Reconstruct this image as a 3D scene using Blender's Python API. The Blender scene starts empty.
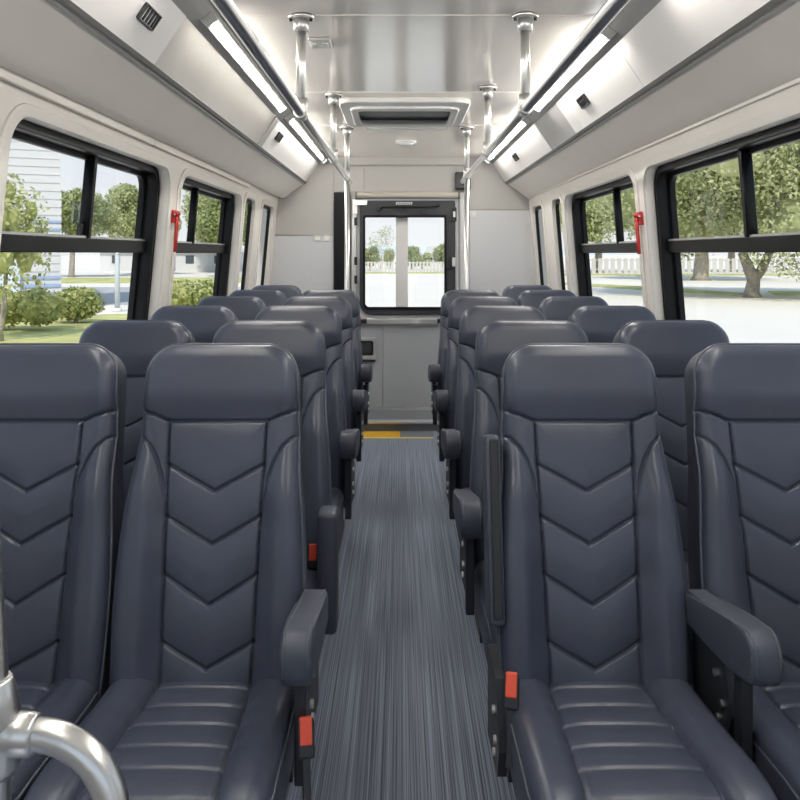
import bpy, bmesh, math, random
import numpy as np
from mathutils import Vector, Matrix
R = math.radians
random.seed(7)
rng = np.random.default_rng(11)
sc = bpy.context.scene
COL = sc.collection
EYE = 1.42
ORG = {}

# ------------------------------------------------------------------ helpers
def tag(o, label=None, cat=None, group=None, kind=None):
    if label: o['label'] = label
    if cat: o['category'] = cat
    if group: o['group'] = group
    if kind: o['kind'] = kind
    return o

def thing(name, loc, label=None, cat=None, group=None, kind=None):
    o = bpy.data.objects.new(name, None)
    o.empty_display_size = .1
    COL.objects.link(o); o.location = loc
    ORG[o] = Vector(loc)
    return tag(o, label, cat, group, kind)

def link(name, me, mat, parent=None, org=None, smooth=False):
    """me is in world coordinates; the object gets the origin of its thing"""
    o = bpy.data.objects.new(name, me); COL.objects.link(o)
    if mat is not None and not me.materials: me.materials.append(mat)
    if parent is not None:
        g = ORG[parent]; ORG[o] = g; o.parent = parent
    else:
        if org is None:
            co = np.empty(len(me.vertices)*3); me.vertices.foreach_get('co', co); co = co.reshape(-1, 3)
            org = ((co[:,0].min()+co[:,0].max())/2, (co[:,1].min()+co[:,1].max())/2, co[:,2].min())
        g = Vector(org); ORG[o] = g; o.location = g
    me.transform(Matrix.Translation(-g))
    if smooth: me.shade_smooth()
    return o

def mk(name, V, F, mat, parent=None, org=None, smooth=False):
    me = bpy.data.meshes.new(name)
    me.from_pydata([tuple(v) for v in V], [], [tuple(f) for f in F]); me.update()
    return link(name, me, mat, parent, org, smooth)

def from_bm(name, bm, mat, parent=None, org=None, smooth=False):
    me = bpy.data.meshes.new(name)
    bmesh.ops.recalc_face_normals(bm, faces=bm.faces[:])
    bm.to_mesh(me); bm.free()
    return link(name, me, mat, parent, org, smooth)

def bm_box(bm, x0, x1, y0, y1, z0, z1, bev=0.0, seg=2, M=None):
    b = bmesh.new()
    vs = [b.verts.new((x, y, z)) for x in (x0, x1) for y in (y0, y1) for z in (z0, z1)]
    for f in ((0,1,3,2),(4,6,7,5),(0,4,5,1),(2,3,7,6),(0,2,6,4),(1,5,7,3)): b.faces.new([vs[i] for i in f])
    if bev: bmesh.ops.bevel(b, geom=b.edges[:], offset=bev, segments=seg, affect='EDGES', profile=.5)
    if M is not None: bmesh.ops.transform(b, matrix=M, verts=b.verts[:])
    join(bm, b)

def join(bm, b):
    m = bpy.data.meshes.new('t'); b.to_mesh(m); b.free(); bm.from_mesh(m); bpy.data.meshes.remove(m)

def box(name, x0, x1, y0, y1, z0, z1, mat, parent=None, bev=0.0, seg=2, M=None, smooth=False, org=None):
    bm = bmesh.new(); bm_box(bm, x0, x1, y0, y1, z0, z1, bev, seg, M)
    return from_bm(name, bm, mat, parent, org, smooth)

def sweep(path, r, n=16, cap=True):
    P = [Vector(p) for p in path]; V = []; F = []
    rs = r if isinstance(r, (list, tuple)) else [r]*len(P)
    up = None
    for i, p in enumerate(P):
        t = (P[min(i+1, len(P)-1)] - P[max(i-1, 0)]).normalized()
        if up is None:
            up = Vector((0,0,1)) if abs(t.z) < .9 else Vector((1,0,0))
        a = (up - t*up.dot(t)).normalized(); b = t.cross(a); up = a
        for k in range(n):
            an = 2*math.pi*k/n
            V.append(p + (a*math.cos(an) + b*math.sin(an))*rs[i])
    for i in range(len(P)-1):
        for k in range(n):
            k2 = (k+1) % n
            F.append((i*n+k, i*n+k2, (i+1)*n+k2, (i+1)*n+k))
    if cap:
        F.append(tuple(reversed(range(n)))); F.append(tuple(range((len(P)-1)*n, len(P)*n)))
    return V, F

def tube(name, path, r, mat, parent=None, n=16, org=None):
    V, F = sweep(path, r, n)
    o = mk(name, V, F, mat, parent, org)
    me = o.data
    for p in me.polygons: p.use_smooth = len(p.vertices) == 4
    return o

def arc(c, r, a0, a1, n, plane='xz'):
    out = []
    for i in range(n+1):
        a = R(a0 + (a1-a0)*i/n)
        u, v = r*math.cos(a), r*math.sin(a)
        out.append((c[0]+u, c[1], c[2]+v) if plane == 'xz' else (c[0]+u, c[1]+v, c[2]))
    return out

def rrect(u0, u1, v0, v1, r, n=8):
    P = []
    rr = r if isinstance(r, (list, tuple)) else (r,)*4
    for (cu, cv, a, q) in ((u1-rr[0], v1-rr[0], 0, rr[0]), (u0+rr[1], v1-rr[1], 90, rr[1]), (u0+rr[2], v0+rr[2], 180, rr[2]), (u1-rr[3], v0+rr[3], 270, rr[3])):
        for i in range(n+1):
            t = R(a + 90*i/n); P.append((cu+q*math.cos(t), cv+q*math.sin(t)))
    return P

def plate(name, outer, holes, thick, M, mat, parent=None, bev=0.0, org=None, smooth=False):
    """flat plate in (u,v), its thickness centred on w=0, mapped to the world by M"""
    cu = bpy.data.curves.new('c', 'CURVE'); cu.dimensions = '2D'; cu.fill_mode = 'BOTH'
    cu.extrude = max(thick/2 - bev, 1e-5); cu.bevel_depth = bev; cu.bevel_resolution = 2
    if bev: cu.offset = -bev
    for ring in [outer] + list(holes):
        s = cu.splines.new('POLY'); s.points.add(len(ring)-1); s.use_cyclic_u = True
        for p, q in zip(s.points, ring): p.co = (q[0], q[1], 0, 1)
    ob = bpy.data.objects.new('c', cu); COL.objects.link(ob)
    dg = bpy.context.evaluated_depsgraph_get(); dg.update()
    me = bpy.data.meshes.new_from_object(ob.evaluated_get(dg))
    bpy.data.objects.remove(ob); bpy.data.curves.remove(cu)
    me.name = name; me.materials.clear()
    bm = bmesh.new(); bm.from_mesh(me)
    bmesh.ops.remove_doubles(bm, verts=bm.verts[:], dist=1e-6)
    bmesh.ops.recalc_face_normals(bm, faces=bm.faces[:]); bm.to_mesh(me); bm.free()
    me.transform(M)
    o = link(name, me, mat, parent, org)
    if smooth: me.set_sharp_from_angle(angle=R(40)); 
    return o

def prism_y(name, prof, y0, y1, mat, parent=None, closed=True, smooth=False, org=None):
    n = len(prof); V = [(x, y0, z) for x, z in prof] + [(x, y1, z) for x, z in prof]
    F = [(i, (i+1) % n, n+(i+1) % n, n+i) for i in range(n if closed else n-1)]
    if closed: F += [tuple(reversed(range(n))), tuple(range(n, 2*n))]
    bm = bmesh.new(); vs = [bm.verts.new(v) for v in V]
    for f in F: bm.faces.new([vs[i] for i in f])
    o = from_bm(name, bm, mat, parent, org)
    if smooth:
        o.data.shade_smooth(); o.data.set_sharp_from_angle(angle=R(35))
    return o

# ------------------------------------------------------------------ materials
def mat(name, col, rough=.5, metal=0., spec=.5, coat=0., bump=None, var=None, emit=None, trans=0.):
    m = bpy.data.materials.new(name); m.use_nodes = True
    nt = m.node_tree; b = nt.nodes['Principled BSDF']
    b.inputs['Base Color'].default_value = (*col, 1); b.inputs['Roughness'].default_value = rough
    b.inputs['Metallic'].default_value = metal; b.inputs['Specular IOR Level'].default_value = spec
    b.inputs['Coat Weight'].default_value = coat; b.inputs['Coat Roughness'].default_value = .15
    tc = nt.nodes.new('ShaderNodeTexCoord')
    if var:   # (scale, amount)
        n = nt.nodes.new('ShaderNodeTexNoise'); n.inputs['Scale'].default_value = var[0]; n.inputs['Detail'].default_value = 5
        nt.links.new(tc.outputs['Object'], n.inputs['Vector'])
        r = nt.nodes.new('ShaderNodeValToRGB')
        r.color_ramp.elements[0].position = .3; r.color_ramp.elements[1].position = .7
        r.color_ramp.elements[0].color = (*[c*(1-var[1]) for c in col], 1)
        r.color_ramp.elements[1].color = (*[min(1, c*(1+var[1])) for c in col], 1)
        nt.links.new(n.outputs['Fac'], r.inputs['Fac']); nt.links.new(r.outputs['Color'], b.inputs['Base Color'])
    if bump:  # (scale, strength, distance)
        n = nt.nodes.new('ShaderNodeTexNoise'); n.inputs['Scale'].default_value = bump[0]; n.inputs['Detail'].default_value = 3
        nt.links.new(tc.outputs['Object'], n.inputs['Vector'])
        u = nt.nodes.new('ShaderNodeBump'); u.inputs['Strength'].default_value = bump[1]; u.inputs['Distance'].default_value = bump[2]
        nt.links.new(n.outputs['Fac'], u.inputs['Height']); nt.links.new(u.outputs['Normal'], b.inputs['Normal'])
    if emit:
        b.inputs['Emission Color'].default_value = (*emit[0], 1); b.inputs['Emission Strength'].default_value = emit[1]
    return m

VINYL = mat('slate_vinyl', (.060, .068, .098), .33, spec=.5, bump=(260, .12, .002), var=(9, .06))
VINYL_B = mat('slate_vinyl_piping', (.085, .093, .12), .4, bump=(300, .1, .001))  # piping and stitching; lightened so the colour carries the seats' rim highlight
SHELL = mat('slate_vinyl_shell', (.052, .060, .085), .42, bump=(200, .1, .002))
ARM = mat('armrest_rubber', (.058, .065, .088), .45, bump=(300, .1, .001))
BLACKP = mat('black_plastic', (.012, .013, .016), .4)
DARKM = mat('dark_frame_metal', (.03, .032, .038), .42, metal=.3)
RED = mat('red_plastic', (.52, .03, .025), .35)
REDB = mat('orange_red_button', (.80, .09, .04), .4)
WALLM = mat('wall_fibreglass', (.78, .75, .70), .42, spec=.4, var=(3, .02))
CEIL = mat('ceiling_gloss', (.90, .86, .79), .16, spec=.7, coat=.6, var=(2, .02))
DUCT = mat('duct_vinyl', (.86, .82, .75), .4, var=(4, .02))
PANELW = mat('panel_white', (.80, .79, .77), .35)
PANELG = mat('panel_brushed', (.60, .58, .54), .3, metal=.55, var=(2.5, .04))
CHAN = mat('channel_grey', (.42, .42, .41), .4, metal=.2)
TRIMD = mat('trim_dark_aluminium', (.20, .195, .19), .5, metal=.2)
CHROME = mat('brushed_steel', (.86, .85, .82), .3, metal=1.0)
ALU = mat('aluminium', (.72, .72, .70), .35, metal=.8)
REARP = mat('rear_panel', (.44, .43, .41), .38, var=(2, .02))
REARL = mat('rear_panel_light', (.60, .605, .62), .35, var=(2, .02))
DOORG = mat('door_grey', (.44, .455, .475), .4, var=(3, .02))
BLACKF = mat('window_frame_black', (.007, .0075, .009), .38, spec=.2)
RUBBER = mat('charcoal_frame', (.035, .037, .042), .45)
YEL = mat('yellow_safety', (.75, .42, .02), .5)
YELP = mat('pale_yellow_nosing', (.85, .72, .35), .45)
STEPG = mat('step_grey', (.20, .21, .23), .5)
WHITEP = mat('white_plastic', (.74, .74, .73), .35)
LED = mat('led_diffuser', (.9, .9, .9), .4, emit=((1, .96, .90), 54.0))

def glass_mat(name, tint=(.96, .98, .97), amt=.06):
    m = bpy.data.materials.new(name); m.use_nodes = True; nt = m.node_tree; nt.nodes.clear()
    o = nt.nodes.new('ShaderNodeOutputMaterial'); t = nt.nodes.new('ShaderNodeBsdfTransparent'); t.inputs[0].default_value = (*tint, 1)
    g = nt.nodes.new('ShaderNodeBsdfGlossy'); g.inputs['Roughness'].default_value = .02
    mx = nt.nodes.new('ShaderNodeMixShader'); mx.inputs[0].default_value = amt
    nt.links.new(t.outputs[0], mx.inputs[1]); nt.links.new(g.outputs[0], mx.inputs[2]); nt.links.new(mx.outputs[0], o.inputs[0])
    return m
GLASS = glass_mat('window_glass', (.99, .985, .97), .05)

def floor_mat():
    m = bpy.data.materials.new('ribbed_floor'); m.use_nodes = True; nt = m.node_tree; b = nt.nodes['Principled BSDF']
    tc = nt.nodes.new('ShaderNodeTexCoord')
    def streak(sx, sy, det):
        mp = nt.nodes.new('ShaderNodeMapping'); mp.inputs['Scale'].default_value = (sx, sy, 1)
        n = nt.nodes.new('ShaderNodeTexNoise'); n.inputs['Scale'].default_value = 1; n.inputs['Detail'].default_value = det
        nt.links.new(tc.outputs['Object'], mp.inputs['Vector']); nt.links.new(mp.outputs['Vector'], n.inputs['Vector'])
        return n
    a = streak(270, .7, 2); c = streak(620, 2.0, 1)
    mx = nt.nodes.new('ShaderNodeMath'); mx.operation = 'MULTIPLY_ADD'; mx.inputs[1].default_value = .65
    m2 = nt.nodes.new('ShaderNodeMath'); m2.operation = 'MULTIPLY'; m2.inputs[1].default_value = .35
    nt.links.new(c.outputs['Fac'], m2.inputs[0]); nt.links.new(a.outputs['Fac'], mx.inputs[0]); nt.links.new(m2.outputs[0], mx.inputs[2])
    r = nt.nodes.new('ShaderNodeValToRGB'); e = r.color_ramp.elements
    e[0].position = .36; e[0].color = (.060, .072, .102, 1); e[1].position = .66; e[1].color = (.42, .47, .60, 1)
    nt.links.new(mx.outputs[0], r.inputs['Fac']); nt.links.new(r.outputs['Color'], b.inputs['Base Color'])
    u = nt.nodes.new('ShaderNodeBump'); u.inputs['Strength'].default_value = .35; u.inputs['Distance'].default_value = .002
    nt.links.new(mx.outputs[0], u.inputs['Height']); nt.links.new(u.outputs['Normal'], b.inputs['Normal'])
    b.inputs['Roughness'].default_value = .33
    return m
FLOOR = floor_mat()

def leaf_mat(name, cols):
    m = bpy.data.materials.new(name); m.use_nodes = True; nt = m.node_tree; nt.nodes.clear()
    o = nt.nodes.new('ShaderNodeOutputMaterial'); g = nt.nodes.new('ShaderNodeNewGeometry')
    r = nt.nodes.new('ShaderNodeValToRGB'); e = r.color_ramp.elements
    while len(e) < len(cols): e.new(.5)
    for i, c in enumerate(cols): e[i].position = i/(len(cols)-1); e[i].color = (*c, 1)
    nt.links.new(g.outputs['Random Per Island'], r.inputs['Fac'])
    d = nt.nodes.new('ShaderNodeBsdfDiffuse'); t = nt.nodes.new('ShaderNodeBsdfTranslucent')
    mx = nt.nodes.new('ShaderNodeMixShader'); mx.inputs[0].default_value = .35
    nt.links.new(r.outputs[0], d.inputs[0]); nt.links.new(r.outputs[0], t.inputs[0])
    nt.links.new(d.outputs[0], mx.inputs[1]); nt.links.new(t.outputs[0], mx.inputs[2]); nt.links.new(mx.outputs[0], o.inputs[0])
    return m
LEAF = leaf_mat('leaf_green', [(.18, .23, .09), (.36, .42, .18), (.54, .57, .30)])
LEAF_P = leaf_mat('leaf_pale_green', [(.26, .31, .13), (.52, .56, .29), (.72, .73, .46)])
LEAF_H = leaf_mat('leaf_hedge', [(.20, .25, .09), (.46, .50, .19), (.70, .68, .34)])
BARK = mat('bark', (.36, .32, .27), .9, var=(6, .3), bump=(20, .6, .05))
GROUND = mat('pale_concrete_ground', (.80, .76, .70), .9, var=(.08, .05))
ROAD = mat('grey_asphalt', (.42, .42, .43), .9, var=(.3, .08))
LAWN = mat('lawn_grass', (.50, .50, .20), .95, var=(.6, .3))
KERB = mat('kerb_concrete', (.75, .74, .72), .85, var=(2, .05))
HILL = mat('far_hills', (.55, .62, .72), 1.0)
SIDING = mat('white_siding', (.62, .63, .65), .6)
BLUEM = mat('blue_painted_panel', (.30, .42, .66), .5)
DARKG = mat('dark_building_glass', (.05, .07, .09), .1)

# ------------------------------------------------------------------ seat mesh data
L = .783
DIR = Vector((0, .19, .77)).normalized(); NRM = Vector((0, -.77, .19)).normalized()
HWV = [-.1, 0, .1, .2, .3, .4, .5, .6, .7, .8, .9, 1.0]
HWX = [.211, .214, .2175, .2195, .2185, .2145, .208, .199, .1945, .191, .188, .184]
def hw(v): return np.interp(v, HWV, HWX)
def xc(v): return np.interp(v, [-.1, .4, .76], [.103, .112, .119])
def headseam(ax): return np.interp(ax, [0, .116, .125, .15, .23], [.757, .757, .760, .775, .805])
def segdist(px, pw, pts):
    d = np.full(px.shape, 9.0)
    for (x0, w0), (x1, w1) in zip(pts[:-1], pts[1:]):
        ex, ew = x1-x0, w1-w0; l2 = ex*ex+ew*ew+1e-12
        t = np.clip(((px-x0)*ex+(pw-w0)*ew)/l2, 0, 1)
        d = np.minimum(d, np.hypot(px-x0-t*ex, pw-w0-t*ew))
    return d
def sm(x, a, b):
    t = np.clip((x-a)/(b-a), 0, 1); return t*t*(3-2*t)

def back_depth(X, W):
    v = W/L; ax = np.abs(X)
    seams = [[(x, headseam(x)*L) for x in (0, .116, .125, .15, .19, .23)],
             [(.119, .757*L), (.112, .4*L), (.103, -.1*L)],
             [(.225, .716*L), (.20, .714*L), (.18, .703*L), (.16, .680*L), (.142, .640*L), (.127, .585*L), (.1165, .52*L)]]
    dv = np.full(X.shape, 9.0)
    for ve, va in ((.626, .546), (.473, .391), (.305, .219), (.117, .042)):
        dv = np.minimum(dv, segdist(ax, W, [(0, va*L), (float(xc(ve)), ve*L)]))
    ds = np.full(X.shape, 9.0)
    for s in seams: ds = np.minimum(ds, segdist(ax, W, s))
    d = .010*np.sin(np.pi*np.clip(v, 0, 1))
    d += .018*sm(v, .74, .86)                         # the head panel stands forward
    d += .030*sm(ax, .105, .165)*sm(-v, -.74, -.50)   # side bolsters
    d -= .0090*np.exp(-(ds/.0030)**2) - .007*(1-np.exp(-ds/.028))
    d -= .0085*np.exp(-(dv/.0030)**2) - .007*(1-np.exp(-dv/.028))
    # rounded outer edge
    h = hw(v); r = .075
    qx = ax-h+r; qw = W-L+r
    sd = -(np.hypot(np.maximum(qx, 0), np.maximum(qw, 0)) + np.minimum(np.maximum(qx, qw), 0) - r)
    RR = .034; sd = np.clip(sd, 0, RR)
    d -= RR - np.sqrt(np.maximum(RR**2-(RR-sd)**2, 0))
    return d

def place(X, W, D):
    X, W, D = np.asarray(X), np.asarray(W), np.asarray(D)
    return np.stack([X, W*DIR.y + D*NRM.y, .43 + W*DIR.z + D*NRM.z], -1)

def build_back():
    t = np.linspace(-1, 1, 171); s = .55*t + .45*np.sin(np.pi*t/2)
    w = np.concatenate([np.linspace(-.05*L, .93*L, 270), np.linspace(.93*L, L, 40)[1:]])
    v = w/L; r = .075
    h = hw(v); k = np.maximum(w-(L-r), 0); h = h - r + np.sqrt(np.maximum(r*r-k*k, 0))
    X = s[None, :]*h[:, None]; W = np.repeat(w[:, None], len(s), 1)
    D = back_depth(X, W)
    P = place(X, W, D).reshape(-1, 3)
    nr, nc = X.shape
    idx = np.arange(nr*nc).reshape(nr, nc)
    F = np.stack([idx[:-1,:-1], idx[:-1,1:], idx[1:,1:], idx[1:,:-1]], -1).reshape(-1, 4)
    fx = X.reshape(-1)[F].mean(1); fv = W.reshape(-1)[F].mean(1)/L
    head = fv > headseam(np.abs(fx)); side = (~head) & (np.abs(fx) > xc(fv))
    regs = {'headrest': head, 'backrest_panel': (~head) & (~side), 'bolster_a': side & (fx < 0), 'bolster_b': side & (fx > 0)}
    out = {}
    for kname, msk in regs.items():
        f = F[msk]; u, inv = np.unique(f, return_inverse=True)
        out[kname] = (P[u], inv.reshape(-1, 4))
    # outline
    top = list(range(1, nc-1))
    ol = [(i, 0) for i in range(nr)] + [(nr-1, j) for j in top] + [(i, nc-1) for i in range(nr-1, -1, -1)]
    ol = ol[::3] + ([ol[-1]] if (len(ol)-1) % 3 else [])
    E = np.array([P[i*nc+j] for i, j in ol])
    xo = np.array([X[i, j] for i, j in ol]); wo = np.array([W[i, j] for i, j in ol]); do = np.array([D[i, j] for i, j in ol])
    cx, cw = 0.0, .45*L
    def ring(off, dep, base=None):
        nx, nw = xo/ .2, (wo-cw)/(.5*L)
        ln = np.maximum(np.hypot(nx, nw), 1e-6)
        return place(xo+off*nx/ln, wo+off*nw/ln, (do if base is None else base)+dep)
    rings = [E, ring(.003, -.010), ring(.002, -.03), ring(-.002, 0, np.full(len(xo), -.085)), ring(-.025, 0, np.full(len(xo), -.115)), ring(-.06, 0, np.full(len(xo), -.122))]
    n = len(E); V = np.concatenate(rings); FF = []
    for a in range(len(rings)-1):
        for i in range(n-1): FF.append((a*n+i, (a+1)*n+i, (a+1)*n+i+1, a*n+i+1))
    FF.append(tuple((len(rings)-1)*n+i for i in range(n)))
    FF.append(tuple(a*n for a in range(len(rings))) + tuple(a*n+n-1 for a in reversed(range(len(rings)))))
    out['shell'] = (V, FF)
    pp = ring(.0015, -.003)
    out['pipe'] = sweep([tuple(p) for p in pp], .0034, 8)
    # inner stitch line a little inside the edge
    return out

def build_cushion():
    # side profile (y, z), back to front
    prof = [(.05, .425), (.0, .430), (-.12, .436), (-.25, .447), (-.36, .457), (-.42, .457)]
    for a in range(80, -40, -8): prof.append((-.425-.055*math.cos(R(a)), .402+.055*math.sin(R(a))))
    prof.append((-.462, .335))
    prof = np.array(prof); sl = np.concatenate([[0], np.cumsum(np.hypot(*np.diff(prof, axis=0).T))])
    u = np.linspace(0, sl[-1], 190)
    Y = np.interp(u, sl, prof[:, 0]); Z = np.interp(u, sl, prof[:, 1])
    for _ in range(8):
        Y[1:-1] = (Y[:-2]+2*Y[1:-1]+Y[2:])/4; Z[1:-1] = (Z[:-2]+2*Z[1:-1]+Z[2:])/4
    ty, tz = np.gradient(Y), np.gradient(Z); ln = np.hypot(ty, tz); NY, NZ = tz/ln, -ty/ln
    t = np.linspace(-1, 1, 141); s = .55*t + .45*np.sin(np.pi*t/2); H = .219
    hwid = np.interp(u, [0, .1, .45, sl[-1]], [.205, .214, H, .208])
    X = s[None, :]*hwid[:, None]; U = np.repeat(u[:, None], len(s), 1); ax = np.abs(X)
    panel = lambda uu: np.interp(uu, [0, .5, sl[-1]], [.106, .122, .122])
    ds = segdist(ax, U, [(float(panel(q)), q) for q in np.linspace(0, sl[-1], 8)])
    dt = np.full(X.shape, 9.0)
    for q in (.08, .16, .24, .325, .405, .49): dt = np.minimum(dt, np.where(ax < panel(U)+.0, np.abs(U-q), np.hypot(U-q, ax-panel(U))))
    D = .018*sm(ax, .10, .15) - .0065*np.exp(-(ds/.0045)**2) + .009*(1-np.exp(-ds/.022))
    D += -.005*np.exp(-(dt/.0035)**2) + .004*(1-np.exp(-dt/.025))
    RR = .04; sd = np.clip(hwid[:, None]-ax, 0, RR); D -= RR-np.sqrt(np.maximum(RR**2-(RR-sd)**2, 0))
    P = np.stack([X, Y[:, None]+D*NY[:, None], Z[:, None]+D*NZ[:, None]], -1)
    nr, nc = X.shape; P = P.reshape(-1, 3); idx = np.arange(nr*nc).reshape(nr, nc)
    F = np.stack([idx[:-1,:-1], idx[1:,:-1], idx[1:,1:], idx[:-1,1:]], -1).reshape(-1, 4)
    F = F[:, ::-1]
    fx = X.reshape(-1)[F].mean(1); fu = U.reshape(-1)[F].mean(1)
    side = np.abs(fx) > panel(fu)
    out = {}
    for kname, msk in {'cushion_panel': ~side, 'cb_a': side & (fx < 0), 'cb_b': side & (fx > 0)}.items():
        f = F[msk]; q, inv = np.unique(f, return_inverse=True); out[kname] = (P[q], inv.reshape(-1, 4))
    # side skirts
    for j in (0, nc-1):
        V = []; FF = []
        e = P[[i*nc+j for i in range(0, nr, 4)] + [(nr-1)*nc+j]]; b0 = len(V); n = len(e); sg = -1 if j == 0 else 1
        for p in e: V.append(tuple(p))
        for p in e: V.append((p[0]+sg*.004, p[1], p[2]-.012 if p[2] > .36 else p[2]))
        for p in e: V.append((p[0]+sg*.001, p[1], min(.335, p[2])))
        for a in range(2):
            for i in range(n-1):
                q = (b0+a*n+i, b0+a*n+i+1, b0+(a+1)*n+i+1, b0+(a+1)*n+i); FF.append(q if sg > 0 else q[::-1])
        out['skirt_a' if j == 0 else 'skirt_b'] = (V, FF)
    pth = [tuple(P[i*nc]) for i in range(4, nr, 4)]; out['pipe_a'] = sweep(pth, .0035, 6)
    pth = [tuple(P[i*nc+nc-1]) for i in range(4, nr, 4)]; out['pipe_b'] = sweep(pth, .0035, 6)
    return out

BK = build_back(); CU = build_cushion()
def data(name, VF, m, smooth=True):
    me = bpy.data.meshes.new(name); me.from_pydata([tuple(map(float, v)) for v in VF[0]], [], [tuple(map(int, f)) for f in VF[1]])
    me.update(); me.materials.append(m)
    if smooth: me.shade_smooth()
    return me
SEAT_PARTS = [('headrest', data('headrest', BK['headrest'], VINYL)), ('backrest_panel', data('backrest_panel', BK['backrest_panel'], VINYL)),
    ('side_bolster', data('side_bolster', BK['bolster_a'], VINYL)), ('side_bolster', data('side_bolster', BK['bolster_b'], VINYL)),
    ('back_shell', data('back_shell', BK['shell'], SHELL)), ('piping', data('piping', BK['pipe'], VINYL_B)),
    ('cushion_panel', data('cushion_panel', CU['cushion_panel'], VINYL)), ('cushion_bolster', data('cushion_bolster', CU['cb_a'], VINYL)),
    ('cushion_bolster', data('cushion_bolster', CU['cb_b'], VINYL)), ('cushion_skirt', data('cushion_skirt', CU['skirt_a'], SHELL)), ('cushion_skirt', data('cushion_skirt', CU['skirt_b'], SHELL)),
    ('cushion_piping', data('cushion_piping', CU['pipe_a'], VINYL_B)), ('cushion_piping', data('cushion_piping', CU['pipe_b'], VINYL_B))]
SEAT_PARTS[4][1].set_sharp_from_angle(angle=R(60))

def bm_data(name, bm, m, smooth=False):
    me = bpy.data.meshes.new(name); bmesh.ops.recalc_face_normals(bm, faces=bm.faces[:]); bm.to_mesh(me); bm.free(); me.materials.append(m)
    if smooth: me.shade_smooth(); me.set_sharp_from_angle(angle=R(40))
    return me
def base_data():
    bm = bmesh.new()
    bm_box(bm, -.21, .21, -.44, .04, .285, .34, .006)
    a = bm_data('seat_frame', bm, DARKM)
    legs = []
    for s in (-1, 1):
        bm = bmesh.new()
        b = bmesh.new()
        pr = [(-.40, 0), (-.40, .03), (-.30, .07), (-.27, .29), (-.05, .29), (-.02, .07), (.08, .03), (.08, 0)]
        f0 = [b.verts.new((s*.14-.018, y, z)) for y, z in pr]; f1 = [b.verts.new((s*.14+.018, y, z)) for y, z in pr]
        b.faces.new(f0); b.faces.new(f1)
        for i in range(len(pr)): b.faces.new((f0[i], f0[(i+1) % len(pr)], f1[(i+1) % len(pr)], f1[i]))
        join(bm, b); legs.append(bm_data('leg', bm, DARKM))
    return a, legs
FRAME_D, LEG_D = base_data()

def arm_profile():
    # (y, z) outline of a lowered armrest, front towards -y
    top = [(.02, .640), (-.10, .660), (-.22, .685), (-.30, .700)]
    nose = [(-.30-.045*math.sin(R(a))*1.0, .655+.045*math.cos(R(a))) for a in range(15, 100, 14)]
    bot = [(-.345, .625), (-.335, .607), (-.31, .598), (-.24, .590), (-.12, .580), (.02, .565)]
    return top + nose + bot
def arm_data(name, w=.031):
    bm = bmesh.new(); pr = arm_profile(); n = len(pr)
    f0 = [bm.verts.new((-w, y, z)) for y, z in pr]; f1 = [bm.verts.new((w, y, z)) for y, z in pr]
    a = bm.faces.new(f0); b = bm.faces.new(f1)
    for i in range(n): bm.faces.new((f0[i], f0[(i+1) % n], f1[(i+1) % n], f1[i]))
    es = [e for e in bm.edges if (a in e.link_faces) != (b in e.link_faces)]
    bmesh.ops.bevel(bm, geom=es, offset=.012, segments=3, affect='EDGES', profile=.5)
    return bm_data(name, bm, ARM, True)
def arm_seam(sg):
    pr = arm_profile()[:-5]
    return data('stitching', sweep([(sg*.0225, y, z-.0005) if i < 4 else (sg*.0225, y, z) for i, (y, z) in enumerate(pr)], .0022, 6), VINYL_B)
def bracket_data():
    bm = bmesh.new()
    b = bmesh.new(); pr = [(.02, .60), (-.14, .60), (-.20, .47), (-.17, .40), (.02, .38)]
    f0 = [b.verts.new((-.010, y, z)) for y, z in pr]; f1 = [b.verts.new((.010, y, z)) for y, z in pr]
    b.faces.new(f0); b.faces.new(f1)
    for i in range(len(pr)): b.faces.new((f0[i], f0[(i+1) % len(pr)], f1[(i+1) % len(pr)], f1[i]))
    join(bm, b)
    return bm_data('arm_bracket', bm, DARKM)
BOLT_D = data('pivot_bolt', sweep([(-.016, 0, 0), (.016, 0, 0)], .009, 12), CHROME, False)
BOLTS = ((-.12, .52), (-.15, .47), (-.13, .43))
def strut_data():
    bm = bmesh.new(); bm_box(bm, -.012, .012, -.25, -.21, .36, .59, .004); return bm_data('arm_strut', bm, DARKM)
ARM_D, SEAM_D, BRK_D, STRUT_D = arm_data('armrest'), (arm_seam(-1), arm_seam(1)), bracket_data(), strut_data()
def raised_data():
    bm = bmesh.new()
    M = Matrix(((1, 0, 0, 0), (0, NRM.y, DIR.y, 0), (0, NRM.z, DIR.z, .43), (0, 0, 0, 1)))
    bm_box(bm, -.018, .018, -.04, .060, .17*L, .715*L, .010, 3, M)
    return bm_data('armrest', bm, ARM, True)
RAISED_D = raised_data()
def rail_data():
    bm = bmesh.new()
    M = Matrix(((1, 0, 0, 0), (0, NRM.y, DIR.y, 0), (0, NRM.z, DIR.z, .43), (0, 0, 0, 1)))
    bm_box(bm, -.009, .012, .058, .066, .19*L, .70*L, .002, 1, M)
    return bm_data('armrest_underside', bm, BLACKP)
RAISED_U = rail_data()
def hang_data():
    bm = bmesh.new(); bm_box(bm, -.028, .028, -.17, -.08, .36, .71, .014, 3); return bm_data('armrest', bm, ARM, True)
HANG_D = hang_data()
def buckle_data():
    bm = bmesh.new(); bm_box(bm, -.017, .017, -.011, .011, -.035, .035, .005)
    bm_box(bm, -.008, .008, -.005, .005, -.14, -.03, .002)
    a = bm_data('seatbelt_buckle', bm, BLACKP)
    bm = bmesh.new(); bm_box(bm, -.0125, .0125, -.0125, .0125, -.012, .037, .003)
    return a, bm_data('release_button', bm, REDB)
BUCK_D, BTN_D = buckle_data()

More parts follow.
